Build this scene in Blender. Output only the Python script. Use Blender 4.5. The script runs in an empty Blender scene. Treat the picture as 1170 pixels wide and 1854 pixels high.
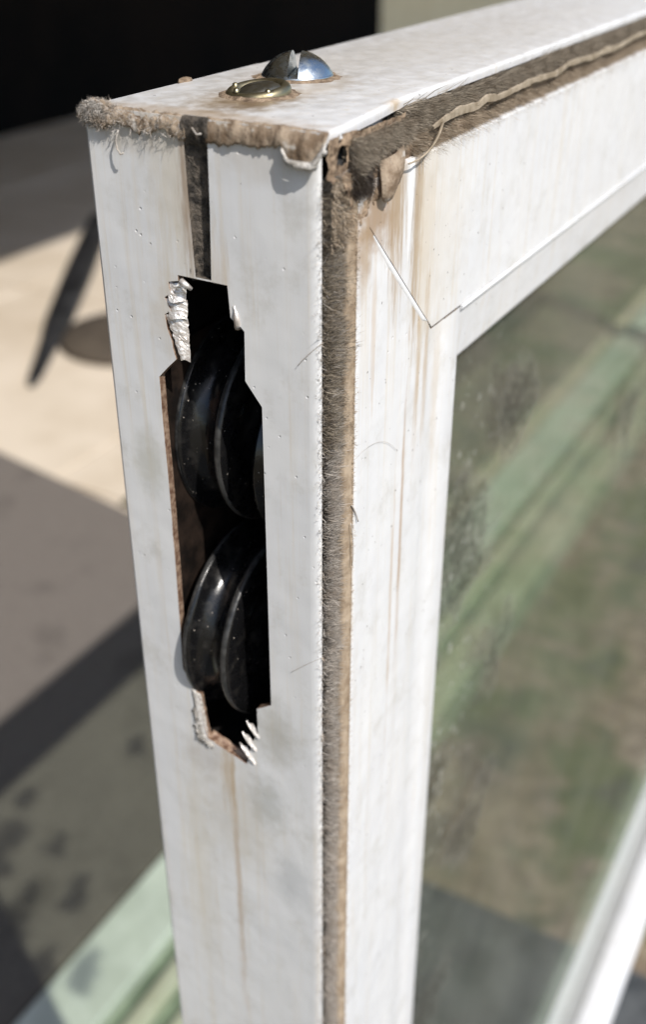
import bpy, bmesh, math, random
import numpy as np
from mathutils import Vector, Matrix, geometry, noise as mnoise

random.seed(7); rng = np.random.default_rng(7)
scene = bpy.context.scene
COL = scene.collection
MM = 0.001

# ------------------------------------------------------------------ camera
PITCH, HEAD = math.radians(30.6), math.radians(29.3)
fw = Vector((math.cos(HEAD)*math.cos(PITCH), math.sin(HEAD)*math.cos(PITCH), -math.sin(PITCH)))
rt = Vector((math.sin(HEAD), -math.cos(HEAD), 0.0))
up = rt.cross(fw)
cam = bpy.data.cameras.new('camera')
cam_o = bpy.data.objects.new('camera', cam); COL.objects.link(cam_o)
R3 = Matrix((rt, up, -fw)).transposed()
cam_o.matrix_world = Matrix.Translation(Vector((-122.22, -67.56, 27.90))*MM) @ R3.to_4x4()
cam.sensor_fit = 'VERTICAL'; cam.sensor_height = 36.0; cam.sensor_width = 36.0
cam.lens = 36.0*1953.0/1854.0
cam.clip_start = 0.005; cam.clip_end = 200.0
cam.dof.use_dof = True; cam.dof.focus_distance = 0.163; cam.dof.aperture_fstop = 16.0
scene.camera = cam_o

# ------------------------------------------------------------------ light
SUN = Vector((0.307, 0.607, -0.732)).normalized()          # the way the light travels
world = bpy.data.worlds.new('World'); scene.world = world; world.use_nodes = True
wn = world.node_tree; bg = wn.nodes['Background']
sky = wn.nodes.new('ShaderNodeTexSky'); sky.sky_type = 'NISHITA'; sky.sun_disc = False
sky.sun_elevation = math.asin(-SUN.z); sky.sun_rotation = math.atan2(-SUN.x, -SUN.y)
wn.links.new(sky.outputs[0], bg.inputs[0]); bg.inputs[1].default_value = 0.15
sun = bpy.data.lights.new('sun', 'SUN'); sun.energy = 4.6; sun.angle = math.radians(0.53); sun.color = (1.0, 0.955, 0.895)
sun_o = bpy.data.objects.new('sun', sun); COL.objects.link(sun_o)
sun_o.rotation_euler = SUN.to_track_quat('-Z', 'Y').to_euler()
sun_o.location = (-1, -2, 3)
vs = scene.view_settings
vs.view_transform = 'Standard'; vs.look = 'None'; vs.exposure = 0.0; vs.gamma = 1.0; vs.use_curve_mapping = False
scene.cycles.max_bounces = 10; scene.cycles.transparent_max_bounces = 24
scene.cycles.caustics_reflective = False; scene.cycles.caustics_refractive = False

# ------------------------------------------------------------------ node helpers
class G:
    def __init__(s, name):
        s.m = bpy.data.materials.new(name); s.m.use_nodes = True
        s.t = s.m.node_tree; s.t.nodes.clear()
        s.out = s.t.nodes.new('ShaderNodeOutputMaterial')
    def n(s, ty, **kw):
        nd = s.t.nodes.new(ty)
        for k, v in kw.items(): setattr(nd, k, v)
        return nd
    def put(s, sock, v):
        if v is None: return
        if hasattr(v, 'is_linked') or hasattr(v, 'links'): s.t.links.new(v, sock)
        elif isinstance(v, (tuple, list)):
            if len(sock.default_value) == 4 and len(v) == 3: v = (*v, 1.0)
            sock.default_value = v
        else: sock.default_value = v
    def pos(s):                                    # world position in millimetres
        g = s.n('ShaderNodeNewGeometry'); return s.vm('SCALE', g.outputs['Position'], sc=1000.0)
    def vm(s, op, a, b=None, sc=None):
        d = s.n('ShaderNodeVectorMath', operation=op); s.put(d.inputs[0], a)
        if b is not None: s.put(d.inputs[1], b)
        if sc is not None: d.inputs['Scale'].default_value = sc
        return d.outputs['Value'] if op in ('LENGTH', 'DOT_PRODUCT', 'DISTANCE') else d.outputs['Vector']
    def ma(s, op, a, b=None, clamp=False):
        d = s.n('ShaderNodeMath', operation=op); d.use_clamp = clamp; s.put(d.inputs[0], a)
        if b is not None: s.put(d.inputs[1], b)
        return d.outputs[0]
    def ss(s, v, lo, hi, a=0.0, b=1.0):            # smooth step
        d = s.n('ShaderNodeMapRange', interpolation_type='SMOOTHSTEP'); s.put(d.inputs['Value'], v)
        d.inputs['From Min'].default_value = lo; d.inputs['From Max'].default_value = hi
        d.inputs['To Min'].default_value = a; d.inputs['To Max'].default_value = b
        return d.outputs['Result']
    def noise(s, vec, scale, detail=4.0, rough=0.55):
        d = s.n('ShaderNodeTexNoise'); s.put(d.inputs['Vector'], vec); d.inputs['Scale'].default_value = scale
        d.inputs['Detail'].default_value = detail; d.inputs['Roughness'].default_value = rough
        return d.outputs['Fac']
    def n_col(s, vec, scale):
        d = s.n('ShaderNodeTexNoise'); s.put(d.inputs['Vector'], vec); d.inputs['Scale'].default_value = scale; return d.outputs['Color']
    def vor(s, vec, scale, feature='F1', out='Distance'):
        d = s.n('ShaderNodeTexVoronoi', feature=feature); s.put(d.inputs['Vector'], vec); d.inputs['Scale'].default_value = scale
        return d.outputs[out]
    def mix(s, f, a, b, mode='MIX'):
        d = s.n('ShaderNodeMix', data_type='RGBA', blend_type=mode); s.put(d.inputs[0], f); s.put(d.inputs[6], a); s.put(d.inputs[7], b)
        return d.outputs[2]
    def stretch(s, p, v): return s.vm('MULTIPLY', p, v)
    def blob(s, p, c, r, wob=None, lo=0.45, hi=1.0):  # soft spot with a wobbly outline
        q = s.vm('DIVIDE', s.vm('SUBTRACT', p, c), r); l = s.vm('LENGTH', q)
        if wob is not None: l = s.ma('ADD', l, wob)
        return s.ss(l, lo, hi, 1.0, 0.0)
    def bump(s, h, strength=0.5, dist=0.0002, nrm=None):
        d = s.n('ShaderNodeBump'); s.put(d.inputs['Height'], h); d.inputs['Strength'].default_value = strength
        d.inputs['Distance'].default_value = dist
        if nrm is not None: s.put(d.inputs['Normal'], nrm)
        return d.outputs[0]
    def bsdf(s, col, rough=0.5, metal=0.0, nrm=None, spec=0.5, **kw):
        d = s.n('ShaderNodeBsdfPrincipled'); s.put(d.inputs['Base Color'], col); s.put(d.inputs['Roughness'], rough)
        s.put(d.inputs['Metallic'], metal); s.put(d.inputs['Specular IOR Level'], spec)
        if nrm is not None: s.put(d.inputs['Normal'], nrm)
        for k, v in kw.items(): s.put(d.inputs[k.replace('_', ' ')], v)
        return d.outputs[0]
    def done(s, sh): s.t.links.new(sh, s.out.inputs['Surface']); return s.m

# ------------------------------------------------------------------ materials
ZG = -745.0                                          # ground level
def mat_white():
    g = G('white_painted_aluminium'); p = g.pos()
    big = g.noise(p, 0.045, 3); mid = g.noise(p, 0.35, 5, 0.6); fine = g.noise(p, 2.2, 4, 0.6)
    wob = g.ma('MULTIPLY', g.ma('SUBTRACT', mid, 0.5), 1.3)
    base = g.mix(big, (0.70, 0.71, 0.73), (0.79, 0.785, 0.77))
    # faint run marks along the upright
    st = g.noise(g.stretch(p, (0.55, 0.55, 0.018)), 1.0, 5, 0.65)
    base = g.mix(g.ss(st, 0.50, 0.74, 0.0, 0.50), base, (0.66, 0.58, 0.46))
    st2 = g.noise(g.stretch(p, (1.6, 1.6, 0.03)), 1.0, 3, 0.6)
    base = g.mix(g.ss(st2, 0.56, 0.75, 0.0, 0.16), base, (0.60, 0.52, 0.42))
    grime = g.noise(p, 0.12, 6, 0.7)
    base = g.mix(g.ss(grime, 0.50, 0.74, 0.0, 0.50), base, (0.52, 0.50, 0.45))
    def stain(c, r, col, amt, lo=0.35, hi=1.05, w=wob):
        nonlocal base
        f = g.ma('MULTIPLY', g.blob(p, c, r, w, lo-0.2, hi+0.15), amt*0.8)
        base = g.mix(f, base, col)
    wobs = g.ma('MULTIPLY', g.ma('SUBTRACT', g.noise(g.stretch(p, (1.2, 1.2, 0.12)), 1.0, 5, 0.65), 0.5), 2.2)
    tan, brown, dark, grey = (0.50, 0.36, 0.20), (0.26, 0.15, 0.07), (0.09, 0.07, 0.05), (0.36, 0.36, 0.33)
    # roller face
    stain((0, 24, -8), (4, 6, 22), (0.60, 0.52, 0.38), 0.60, w=wobs)
    stain((0, 22.3, -9), (2, 2.0, 14), brown, 0.75, w=wobs)
    stain((0, 18, -22), (2, 2.5, 8), tan, 0.35, w=wobs)
    stain((0, 32, -3), (3, 9, 3.5), (0.42, 0.36, 0.27), 0.6)
    stain((0, 10, -4), (3, 9, 4), (0.55, 0.50, 0.43), 0.5)
    stain((0, 27.5, -28), (2, 4, 9), (0.58, 0.50, 0.38), 0.5)
    stain((0, 33.5, -55), (2, 4, 7), (0.40, 0.39, 0.31), 0.55)
    stain((0, 11, -104), (2, 6, 9), (0.36, 0.34, 0.28), 0.62)
    stain((0, 13, -122), (3, 5, 8), (0.34, 0.36, 0.35), 0.65)
    stain((0, 20, -128), (3, 11, 18), (0.52, 0.47, 0.38), 0.5)
    stain((0, 8, -140), (3, 5, 8), (0.38, 0.40, 0.42), 0.5)
    stain((0, 27, -116), (3, 6, 6), (0.42, 0.38, 0.34), 0.5)
    stain((0, 20.5, -150), (2, 0.9, 48), (0.42, 0.27, 0.13), 0.62, w=wobs)
    stain((0, 21.5, -118), (2, 2.2, 10), (0.46, 0.32, 0.16), 0.6, w=wobs)
    stain((0, 30, -150), (3, 5, 40), (0.62, 0.57, 0.46), 0.5, w=wobs)
    # front face of the stile and the rail
    stain((27.5, 0, -18), (2.2, 3, 22), (0.32, 0.215, 0.12), 1.15, w=wobs)
    stain((20, 0, -13), (4.2, 3, 16), (0.40, 0.29, 0.18), 1.1, w=wobs)
    stain((31, 0, -20), (5, 3, 22), (0.62, 0.51, 0.36), 0.62, w=wobs)
    stain((36, 0, -22), (14, 3, 24), (0.66, 0.60, 0.50), 0.5)
    stain((13, 0, -13.5), (8, 3, 6.5), (0.36, 0.245, 0.15), 1.1)
    stain((9.5, 0, -18), (3.0, 3, 8), (0.40, 0.28, 0.17), 0.8)
    stain((33, 0, -44), (1.2, 3, 18), (0.45, 0.31, 0.16), 0.65, w=wobs)
    stain((29.5, 0, -44), (1.0, 3, 18), (0.45, 0.31, 0.16), 0.7, w=wobs)
    stain((25.5, 0, -75), (0.7, 3, 36), (0.40, 0.24, 0.11), 0.8, w=wobs)
    stain((22.5, 0, -88), (0.7, 3, 30), (0.48, 0.32, 0.17), 0.65, w=wobs)
    stain((38, 0, -50), (2.0, 3, 20), (0.60, 0.50, 0.37), 0.5, w=wobs)
    stain((13, 0, -30), (0.8, 3, 14), (0.55, 0.40, 0.25), 0.55, w=wobs)
    # top face
    stain((70, 22, 0), (120, 26, 2), (0.50, 0.47, 0.43), 0.65)
    stain((45, 30, 0), (60, 14, 3), (0.60, 0.55, 0.47), 0.45)
    stain((15, 22, 0), (13, 9, 3), (0.36, 0.27, 0.17), 1.1)
    stain((14, 20, 0), (9, 5.5, 3), (0.17, 0.11, 0.06), 1.0)
    stain((36, 26, 0), (9, 8.5, 3), (0.26, 0.18, 0.10), 0.95)
    stain((28, 18, 0), (12, 5, 3), (0.50, 0.40, 0.28), 0.55)
    stain((38, 26, 0), (6, 7, 3), (0.52, 0.42, 0.28), 0.6)
    stain((3, 22, 0), (3.5, 24, 3), (0.46, 0.34, 0.22), 0.75)
    stain((25, 2.5, 0), (3, 2.4, 3), (0.42, 0.27, 0.10), 0.85)
    # fly specks
    pd = g.vm('ADD', p, g.vm('SCALE', g.n_col(p, 2.0), sc=0.5)); vd = g.vor(pd, 0.95); vr = g.vor(pd, 0.95, out='Color')
    sel = g.ma('GREATER_THAN', g.noise(p, 0.21, 2), 0.50)
    rsel = g.n('ShaderNodeSeparateColor'); g.put(rsel.inputs[0], vr)
    size = g.ma('MULTIPLY', g.ma('POWER', rsel.outputs[0], 4.0), 0.19)
    spk = g.ma('MULTIPLY', g.ma('LESS_THAN', vd, size), sel)
    base = g.mix(g.ma('MULTIPLY', spk, 0.8), base, (0.10, 0.085, 0.07))
    scr = g.noise(g.stretch(p, (2.5, 2.5, 0.10)), 1.0, 2); 
    pits = g.ss(g.vor(p, 0.42), 0.0, 0.12, 0.0, 1.0)
    pm = g.ma('GREATER_THAN', g.noise(p, 0.33, 2), 0.46)
    pit = g.ma('SUBTRACT', 1.0, g.ma('MULTIPLY', g.ma('SUBTRACT', 1.0, pits), pm))
    h = g.ma('ADD', g.ma('MULTIPLY', pit, 0.9), g.ma('ADD', g.ma('MULTIPLY', scr, 0.07), g.ma('MULTIPLY', fine, 0.12)))
    nrm = g.bump(h, 0.7, 0.00016)
    nrm = g.bump(g.noise(p, 0.08, 2), 0.5, 0.0007, nrm)
    rough = g.ss(mid, 0.3, 0.7, 0.30, 0.46)
    return g.done(g.bsdf(base, rough, 0.0, nrm, 0.45))

def mat_simple(name, c1, c2, scale, rough=0.6, metal=0.0, bump=0.0002, lo=0.35, hi=0.65, spec=0.4, strength=0.6, detail=5):
    g = G(name); p = g.pos(); n = g.noise(p, scale, detail, 0.62)
    return g.done(g.bsdf(g.mix(g.ss(n, lo, hi), c1, c2), rough, metal, g.bump(g.noise(p, scale*3, 4), strength, bump), spec))

def mat_fibre(name, c1, c2, c3):
    g = G(name); p = g.pos()
    ge = g.n('ShaderNodeNewGeometry'); r = ge.outputs['Random Per Island']
    c = g.mix(r, c1, c2); c = g.mix(g.ss(g.noise(p, 0.45, 3), 0.45, 0.7), c, c3)
    return g.done(g.bsdf(c, 0.55, 0.0, None, 0.3))

def mat_black():
    g = G('black_roller_plastic'); p = g.pos()
    d = g.noise(p, 0.30, 5, 0.65)
    c = g.mix(g.ss(d, 0.52, 0.72, 0.0, 0.55), (0.006, 0.006, 0.0065), (0.032, 0.028, 0.024))
    v = g.vor(p, 1.5); col = g.vor(p, 1.5, out='Color'); sc = g.n('ShaderNodeSeparateColor'); g.put(sc.inputs[0], col)
    s = g.ma('LESS_THAN', v, g.ma('MULTIPLY', g.ma('POWER', sc.outputs[0], 4.0), 0.20))
    s = g.ma('MULTIPLY', s, g.ma('GREATER_THAN', g.noise(p, 0.18, 2), 0.46))
    c = g.mix(g.ma('MULTIPLY', s, 0.8), c, (0.50, 0.44, 0.38))
    rust = g.blob(p, (5, 26.5, -47), (6, 1.4, 3.5), g.ma('MULTIPLY', g.ma('SUBTRACT', d, 0.5), 2.5))
    c = g.mix(g.ma('MULTIPLY', rust, 0.35), c, (0.12, 0.065, 0.04))
    return g.done(g.bsdf(c, g.ss(d, 0.4, 0.7, 0.20, 0.48), 0.0, g.bump(g.noise(p, 1.6, 4), 0.5, 0.00005), 0.5))

def mat_zinc(name, col, rough):
    g = G(name); p = g.pos(); n = g.noise(p, 0.7, 5, 0.65)
    c = g.mix(g.ss(n, 0.4, 0.7), col, tuple(x*0.62 for x in col))
    return g.done(g.bsdf(c, g.ss(n, 0.35, 0.7, rough, rough+0.22), 1.0, g.bump(g.noise(p, 1.8, 4), 0.4, 0.00004)))

def mat_glass():
    g = G('dusty_window_glass'); p = g.pos()
    fr = g.n('ShaderNodeFresnel'); ge = g.n('ShaderNodeNewGeometry')       # thin pane: both faces reflect like air to glass
    g.put(fr.inputs['IOR'], g.ma('SUBTRACT', 1.5, g.ma('MULTIPLY', ge.outputs['Backfacing'], 1.5-1/1.5)))
    tr = g.n('ShaderNodeBsdfTransparent'); tr.inputs[0].default_value = (0.85, 0.90, 0.835, 1)
    gl = g.n('ShaderNodeBsdfGlossy'); gl.inputs['Roughness'].default_value = 0.02
    m = g.n('ShaderNodeMixShader'); g.put(m.inputs[0], fr.outputs[0]); g.put(m.inputs[1], tr.outputs[0]); g.put(m.inputs[2], gl.outputs[0])
    d = g.noise(p, 0.02, 5, 0.6); s = g.noise(p, 0.55, 3, 0.6); mid = g.noise(p, 0.06, 5, 0.65)
    v = g.vor(p, 0.30); vc = g.vor(p, 0.30, out='Color'); sc = g.n('ShaderNodeSeparateColor'); g.put(sc.inputs[0], vc)
    drop = g.ma('MULTIPLY', g.ma('LESS_THAN', v, g.ma('MULTIPLY', g.ma('POWER', sc.outputs[0], 2.0), 0.40)), 0.38)
    near = g.blob(p, (60, 12, -150), (70, 30, 190), None, 0.3, 1.0)
    drop = g.ma('MULTIPLY', drop, near)
    f = g.ma('ADD', g.ma('ADD', g.ss(d, 0.3, 0.75, 0.05, 0.12), g.ss(s, 0.60, 0.72, 0.0, 0.07)), drop)
    wob = g.ma('MULTIPLY', g.ma('SUBTRACT', mid, 0.5), 2.6)
    mud = None                                                              # dried mud spatter on the pane
    for c, rr in (((121, 14, -88), 20), ((123, 14, -168), 19), ((117, 14, -232), 22), ((92, 14, -112), 26), ((78, 14, -190), 18), ((66, 14, -140), 16), ((88, 14, -300), 24), ((60, 14, -120), 30), ((58, 14, -200), 24), ((56, 14, -260), 24), ((255, 14, -150), 18)):
        b = g.blob(p, c, (rr, 30, rr), wob, 0.35, 1.05); mud = b if mud is None else g.ma('MAXIMUM', mud, b)
    mud = g.ma('MULTIPLY', mud, g.ss(s, 0.30, 0.62, 0.45, 1.0))
    dcol = g.mix(g.ma('MULTIPLY', mud, 1.2, True), (0.50, 0.49, 0.43), (0.085, 0.082, 0.07))
    dcol = g.mix(g.ma('MULTIPLY', drop, 1.8, True), dcol, (0.50, 0.50, 0.45))
    df = g.n('ShaderNodeBsdfDiffuse'); g.put(df.inputs[0], dcol)
    m2 = g.n('ShaderNodeMixShader'); g.put(m2.inputs[0], g.ma('MAXIMUM', f, g.ma('MULTIPLY', mud, 0.66))); g.put(m2.inputs[1], m.outputs[0]); g.put(m2.inputs[2], df.outputs[0])
    return g.done(m2.outputs[0])

def mat_ground():
    g = G('soil_and_grass_ground'); p = g.pos()
    a = g.noise(p, 0.006, 4, 0.6); b = g.noise(p, 0.05, 6, 0.7); c = g.noise(p, 0.012, 4, 0.6)
    col = g.mix(g.ss(b, 0.35, 0.68), (0.14, 0.105, 0.072), (0.33, 0.26, 0.19))
    col = g.mix(g.ss(a, 0.48, 0.60, 0.0, 0.85), col, (0.075, 0.105, 0.035))
    col = g.mix(g.ss(c, 0.55, 0.66, 0.0, 0.8), col, (0.05, 0.05, 0.048))
    w = g.ma('MULTIPLY', g.ma('SUBTRACT', g.noise(p, 0.02, 4), 0.5), 1.2)
    col = g.mix(g.ma('MULTIPLY', g.blob(p, (682, 189, ZG), (70, 60, 50), w, 0.45, 0.95), 0.85), col, (0.035, 0.04, 0.042))
    col = g.mix(g.ma('MULTIPLY', g.blob(p, (917, 142, ZG), (175, 70, 50), w, 0.3, 1.0), 0.6), col, (0.07, 0.10, 0.04))
    return g.done(g.bsdf(col, 0.9, 0.0, g.bump(b, 0.8, 0.006), 0.2))

def mat_mat():
    g = G('grey_brown_carpet'); p = g.pos()
    a = g.noise(p, 0.014, 3, 0.5); b = g.noise(p, 0.15, 5, 0.7)
    col = g.mix(b, (0.13, 0.112, 0.10), (0.24, 0.215, 0.195)); col = g.mix(g.ss(a, 0.55, 0.70, 0.0, 0.30), col, (0.05, 0.045, 0.04))
    return g.done(g.bsdf(col, 0.95, 0.0, g.bump(b, 0.8, 0.003), 0.1))

def mat_tile():
    g = G('beige_floor_tile'); p = g.pos()
    a = g.noise(p, 0.006, 5, 0.6); col = g.mix(g.ss(a, 0.3, 0.7), (0.62, 0.525, 0.41), (0.76, 0.665, 0.55))
    return g.done(g.bsdf(col, 0.35, 0.0, g.bump(g.noise(p, 0.05, 4), 0.2, 0.0006), 0.4))

WHITE = mat_white()
WHITEC = mat_simple('clean_white_edge', (0.76, 0.76, 0.76), (0.84, 0.84, 0.83), 0.5, 0.4, 0, 0.0001)
RAW = mat_simple('raw_brown_cut_edge', (0.18, 0.10, 0.065), (0.46, 0.33, 0.24), 0.8, 0.45, 0.35, 0.0001)
EDGE = mat_simple('bare_cut_edge', (0.50, 0.38, 0.30), (0.80, 0.70, 0.62), 0.4, 0.4, 0.4, 0.0001)
CHALK = mat_simple('chalky_crust', (0.36, 0.33, 0.29), (0.68, 0.65, 0.61), 0.9, 0.85, 0, 0.0003, strength=1.0)
ALU = mat_simple('torn_bare_aluminium', (0.66, 0.60, 0.55), (0.90, 0.87, 0.84), 0.9, 0.38, 0.55, 0.00015)
BLACK = mat_black()
HOUSING = mat_simple('black_housing', (0.005, 0.005, 0.005), (0.014, 0.012, 0.011), 0.3, 0.6, 0, 0.0001)
RUSTP = mat_simple('rusty_brown_plate', (0.008, 0.006, 0.005), (0.030, 0.020, 0.015), 0.25, 0.5, 0.2, 0.0001)
DIRT = mat_simple('packed_brown_dirt', (0.12, 0.08, 0.05), (0.36, 0.265, 0.18), 0.5, 0.9, 0, 0.0005, strength=1.0)
DARKD = mat_simple('dark_brown_grime', (0.022, 0.019, 0.016), (0.12, 0.10, 0.08), 0.6, 0.8, 0, 0.0004, strength=1.0)
def mat_seal():
    g = G('old_tan_sealant'); p = g.pos(); a = g.noise(p, 0.28, 5, 0.65); b = g.noise(p, 1.1, 5, 0.7)
    c = g.mix(g.ss(a, 0.35, 0.65), (0.18, 0.125, 0.08), (0.41, 0.325, 0.24))
    c = g.mix(g.ss(b, 0.55, 0.72, 0.0, 0.75), c, (0.10, 0.07, 0.045)); c = g.mix(g.ss(g.noise(p, 0.6, 4), 0.58, 0.72, 0.0, 0.7), c, (0.62, 0.59, 0.54))
    return g.done(g.bsdf(c, 0.8, 0.0, g.bump(b, 1.0, 0.0003), 0.3))
SEAL = mat_seal()
BACKING = mat_simple('tan_seal_backing', (0.27, 0.20, 0.135), (0.44, 0.35, 0.255), 0.35, 0.6, 0, 0.0002)
RIBBON = mat_simple('pale_tan_ribbon', (0.24, 0.19, 0.13), (0.42, 0.35, 0.26), 0.25, 0.6, 0, 0.0002)
PILE = mat_fibre('grey_brown_pile', (0.27, 0.235, 0.20), (0.78, 0.72, 0.65), (0.46, 0.40, 0.34))
PILEB = mat_fibre('gap_shade_pile', (0.012, 0.010, 0.008), (0.05, 0.042, 0.034), (0.025, 0.02, 0.016))  # near-black: shade of the channel gap put into the hair colour
PILED = mat_fibre('dirty_brown_pile', (0.15, 0.125, 0.095), (0.46, 0.395, 0.31), (0.24, 0.195, 0.145))
PILET = mat_fibre('tan_pile', (0.20, 0.15, 0.10), (0.50, 0.41, 0.31), (0.32, 0.25, 0.18))
LINT = mat_fibre('grey_lint', (0.24, 0.215, 0.19), (0.62, 0.58, 0.53), (0.40, 0.33, 0.26))
ZINC = mat_zinc('zinc_plated_steel', (0.62, 0.68, 0.71), 0.20)
BRASS = mat_zinc('yellow_zinc_steel', (0.38, 0.33, 0.21), 0.36)
STEELD = mat_zinc('dull_steel', (0.42, 0.40, 0.33), 0.30)
GLASS = mat_glass()

# ------------------------------------------------------------------ mesh helpers (all millimetres)
def mesh_obj(name, verts, faces, mat, parent=None, smooth=False, fix=True):
    me = bpy.data.meshes.new(name)
    me.from_pydata([(v[0]*MM, v[1]*MM, v[2]*MM) for v in verts], [], faces)
    for m in (mat if isinstance(mat, (list, tuple)) else [mat]): me.materials.append(m)
    if fix:
        bm = bmesh.new(); bm.from_mesh(me); bmesh.ops.recalc_face_normals(bm, faces=bm.faces); bm.to_mesh(me); bm.free()
    if smooth: me.shade_smooth()
    return link(name, me, parent)
def root_of(o):
    v = Vector((0, 0, 0))
    while o is not None: v += o.location; o = o.parent
    return v
def link(name, me, parent=None):
    o = bpy.data.objects.new(name, me); COL.objects.link(o)
    if parent is not None:
        o.parent = parent; o.location = -root_of(parent)
    return o
def tag(o, label=None, cat=None, kind=None, group=None):
    for k, v in (('label', label), ('category', cat), ('kind', kind), ('group', group)):
        if v: o[k] = v
    return o
def empty(name, loc, label, cat):
    o = bpy.data.objects.new(name, None); COL.objects.link(o); o.location = Vector(loc)*MM; o.empty_display_size = 0.02
    return tag(o, label, cat)
class MB:
    def __init__(s): s.v = []; s.f = []
    def add(s, vs, fs):
        k = len(s.v); s.v += [tuple(v) for v in vs]; s.f += [tuple(i+k for i in f) for f in fs]; return s
    def box(s, x0, x1, y0, y1, z0, z1):
        vs = [(x, y, z) for x in (x0, x1) for y in (y0, y1) for z in (z0, z1)]
        return s.add(vs, [(0,1,3,2),(4,6,7,5),(0,4,5,1),(2,3,7,6),(0,2,6,4),(1,5,7,3)])
    def sweep(s, rows, close=False):               # rows: equally long point lists
        n = len(rows[0]); vs = [p for r in rows for p in r]; fs = []
        for i in range(len(rows)-1):
            for j in range(n if close else n-1):
                k = (j+1) % n
                fs.append((i*n+j, i*n+k, (i+1)*n+k, (i+1)*n+j))
        return s.add(vs, fs)
    def tube(s, pts, r, n=7, r2=None):
        rows = []
        pts = [Vector(p) for p in pts]
        for i, p in enumerate(pts):
            t = (pts[min(i+1, len(pts)-1)]-pts[max(i-1, 0)]).normalized()
            a = t.cross(Vector((0.3, 0.2, 1))).normalized(); b = t.cross(a)
            rr = r if r2 is None else r+(r2-r)*i/(len(pts)-1)
            rows.append([p+a*rr*math.cos(k*2*math.pi/n)+b*rr*math.sin(k*2*math.pi/n) for k in range(n)])
        s.sweep(rows, True)
        m = len(rows)-1; k = len(s.v)-(m+1)*n
        s.f.append(tuple(range(k, k+n))); s.f.append(tuple(range(k+m*n, k+m*n+n))[::-1]); return s
    def build(s, name, mat, parent=None, smooth=False): return mesh_obj(name, s.v, s.f, mat, parent, smooth)
def bevel(o, w, seg=2):
    m = o.modifiers.new('bevel', 'BEVEL'); m.width = w*MM; m.segments = seg; m.limit_method = 'ANGLE'; m.angle_limit = math.radians(40)
    return o
def solid(o, t, off=0.0):
    m = o.modifiers.new('solidify', 'SOLIDIFY'); m.thickness = t*MM; m.offset = off; return o
def fbm(x, y, z, sc, oct=3):
    return mnoise.fractal(Vector((x*sc, y*sc, z*sc)), 0.6, 2.1, oct)

def fibres(name, roots, dirs, length, width, mat, parent, bend=None):
    """thin tapering hairs: two quads and a tip each, one joined part"""
    n = len(roots); roots = np.asarray(roots, float); dirs = np.asarray(dirs, float)
    dirs /= np.linalg.norm(dirs, axis=1)[:, None]
    length = np.broadcast_to(length, (n,)).astype(float); width = np.broadcast_to(width, (n,)).astype(float)
    side = np.cross(dirs, rng.normal(size=(n, 3))); side /= np.linalg.norm(side, axis=1)[:, None]+1e-9
    b = rng.normal(size=(n, 3))*0.35 if bend is None else np.asarray(bend)+rng.normal(size=(n, 3))*0.22
    p0 = roots; p1 = roots+dirs*(length*0.5)[:, None]; p2 = roots+dirs*(length*0.93)[:, None]+b*(length*0.5)[:, None]
    w = side*(width*0.5)[:, None]
    V = np.stack([p0-w, p0+w, p1-w*0.9, p1+w*0.9, p2], 1).reshape(-1, 3)*MM
    base = (np.arange(n)*5)[:, None]
    F = np.concatenate([base+np.array([0, 1, 3]), base+np.array([0, 3, 2]), base+np.array([2, 3, 4])], 1).reshape(-1, 3)
    me = bpy.data.meshes.new(name)
    me.vertices.add(len(V)); me.vertices.foreach_set('co', V.ravel())
    me.loops.add(F.size); me.loops.foreach_set('vertex_index', F.ravel().astype(np.int32))
    me.polygons.add(len(F)); me.polygons.foreach_set('loop_start', np.arange(0, F.size, 3, dtype=np.int32))
    me.polygons.foreach_set('loop_total', np.full(len(F), 3, dtype=np.int32))
    me.update(calc_edges=True); me.validate(); me.materials.append(mat)
    o = link(name, me, parent); o['kind'] = 'stuff'; return o

def jag(poly, idx, step, amp):
    """split the edges starting at the listed corners into short jittered bits (torn metal)"""
    out = []
    n = len(poly)
    for i in range(n):
        a, b = Vector(poly[i]), Vector(poly[(i+1) % n]); out.append(tuple(a))
        if i in idx:
            k = max(2, int((b-a).length/step)); nr = Vector((-(b-a).y, (b-a).x)).normalized()
            for j in range(1, k):
                q = a.lerp(b, j/k)+nr*random.uniform(-amp, amp); out.append(tuple(q))
    return out

# ------------------------------------------------------------------ the setting
L, HB = 1720.0, -722.0                               # sash width, sash foot
m = MB(); m.add([(-30000, -30000, ZG), (30000, -30000, ZG), (30000, 30000, ZG), (-30000, 30000, ZG)], [(0, 1, 2, 3)])
tag(m.build('ground', mat_ground()), kind='structure')
GROUT = mat_simple('tile_grout', (0.30, 0.26, 0.20), (0.40, 0.35, 0.28), 0.05, 0.9)
m = MB(); m.add([(-2000, 390, ZG+1), (11000, 390, ZG+1), (11000, 4000, ZG+1), (-2000, 4000, ZG+1)], [(0, 1, 2, 3)])
floor = tag(m.build('floor', GROUT), kind='structure')
TILE = mat_tile()
ts = 624.0
tm = MB(); e = 3.0
tm.sweep([[(e, e, 0), (ts-e, e, 0), (ts-e, ts-e, 0), (e, ts-e, 0)], [(e, e, 4), (ts-e, e, 4), (ts-e, ts-e, 4), (e, ts-e, 4)],
          [(e+1, e+1, 5), (ts-e-1, e+1, 5), (ts-e-1, ts-e-1, 5), (e+1, ts-e-1, 5)]], True)
tm.f.append((8, 9, 10, 11))
proto = tm.build('tile', TILE); tile_me = proto.data; bpy.data.objects.remove(proto)
for i in range(12):
    for j in range(5):
        t = bpy.data.objects.new('tile', tile_me); COL.objects.link(t); t.parent = floor
        t.location = Vector((272+i*ts, 337+j*ts, ZG+1.5+random.uniform(-.3, .3)))*MM
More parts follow.
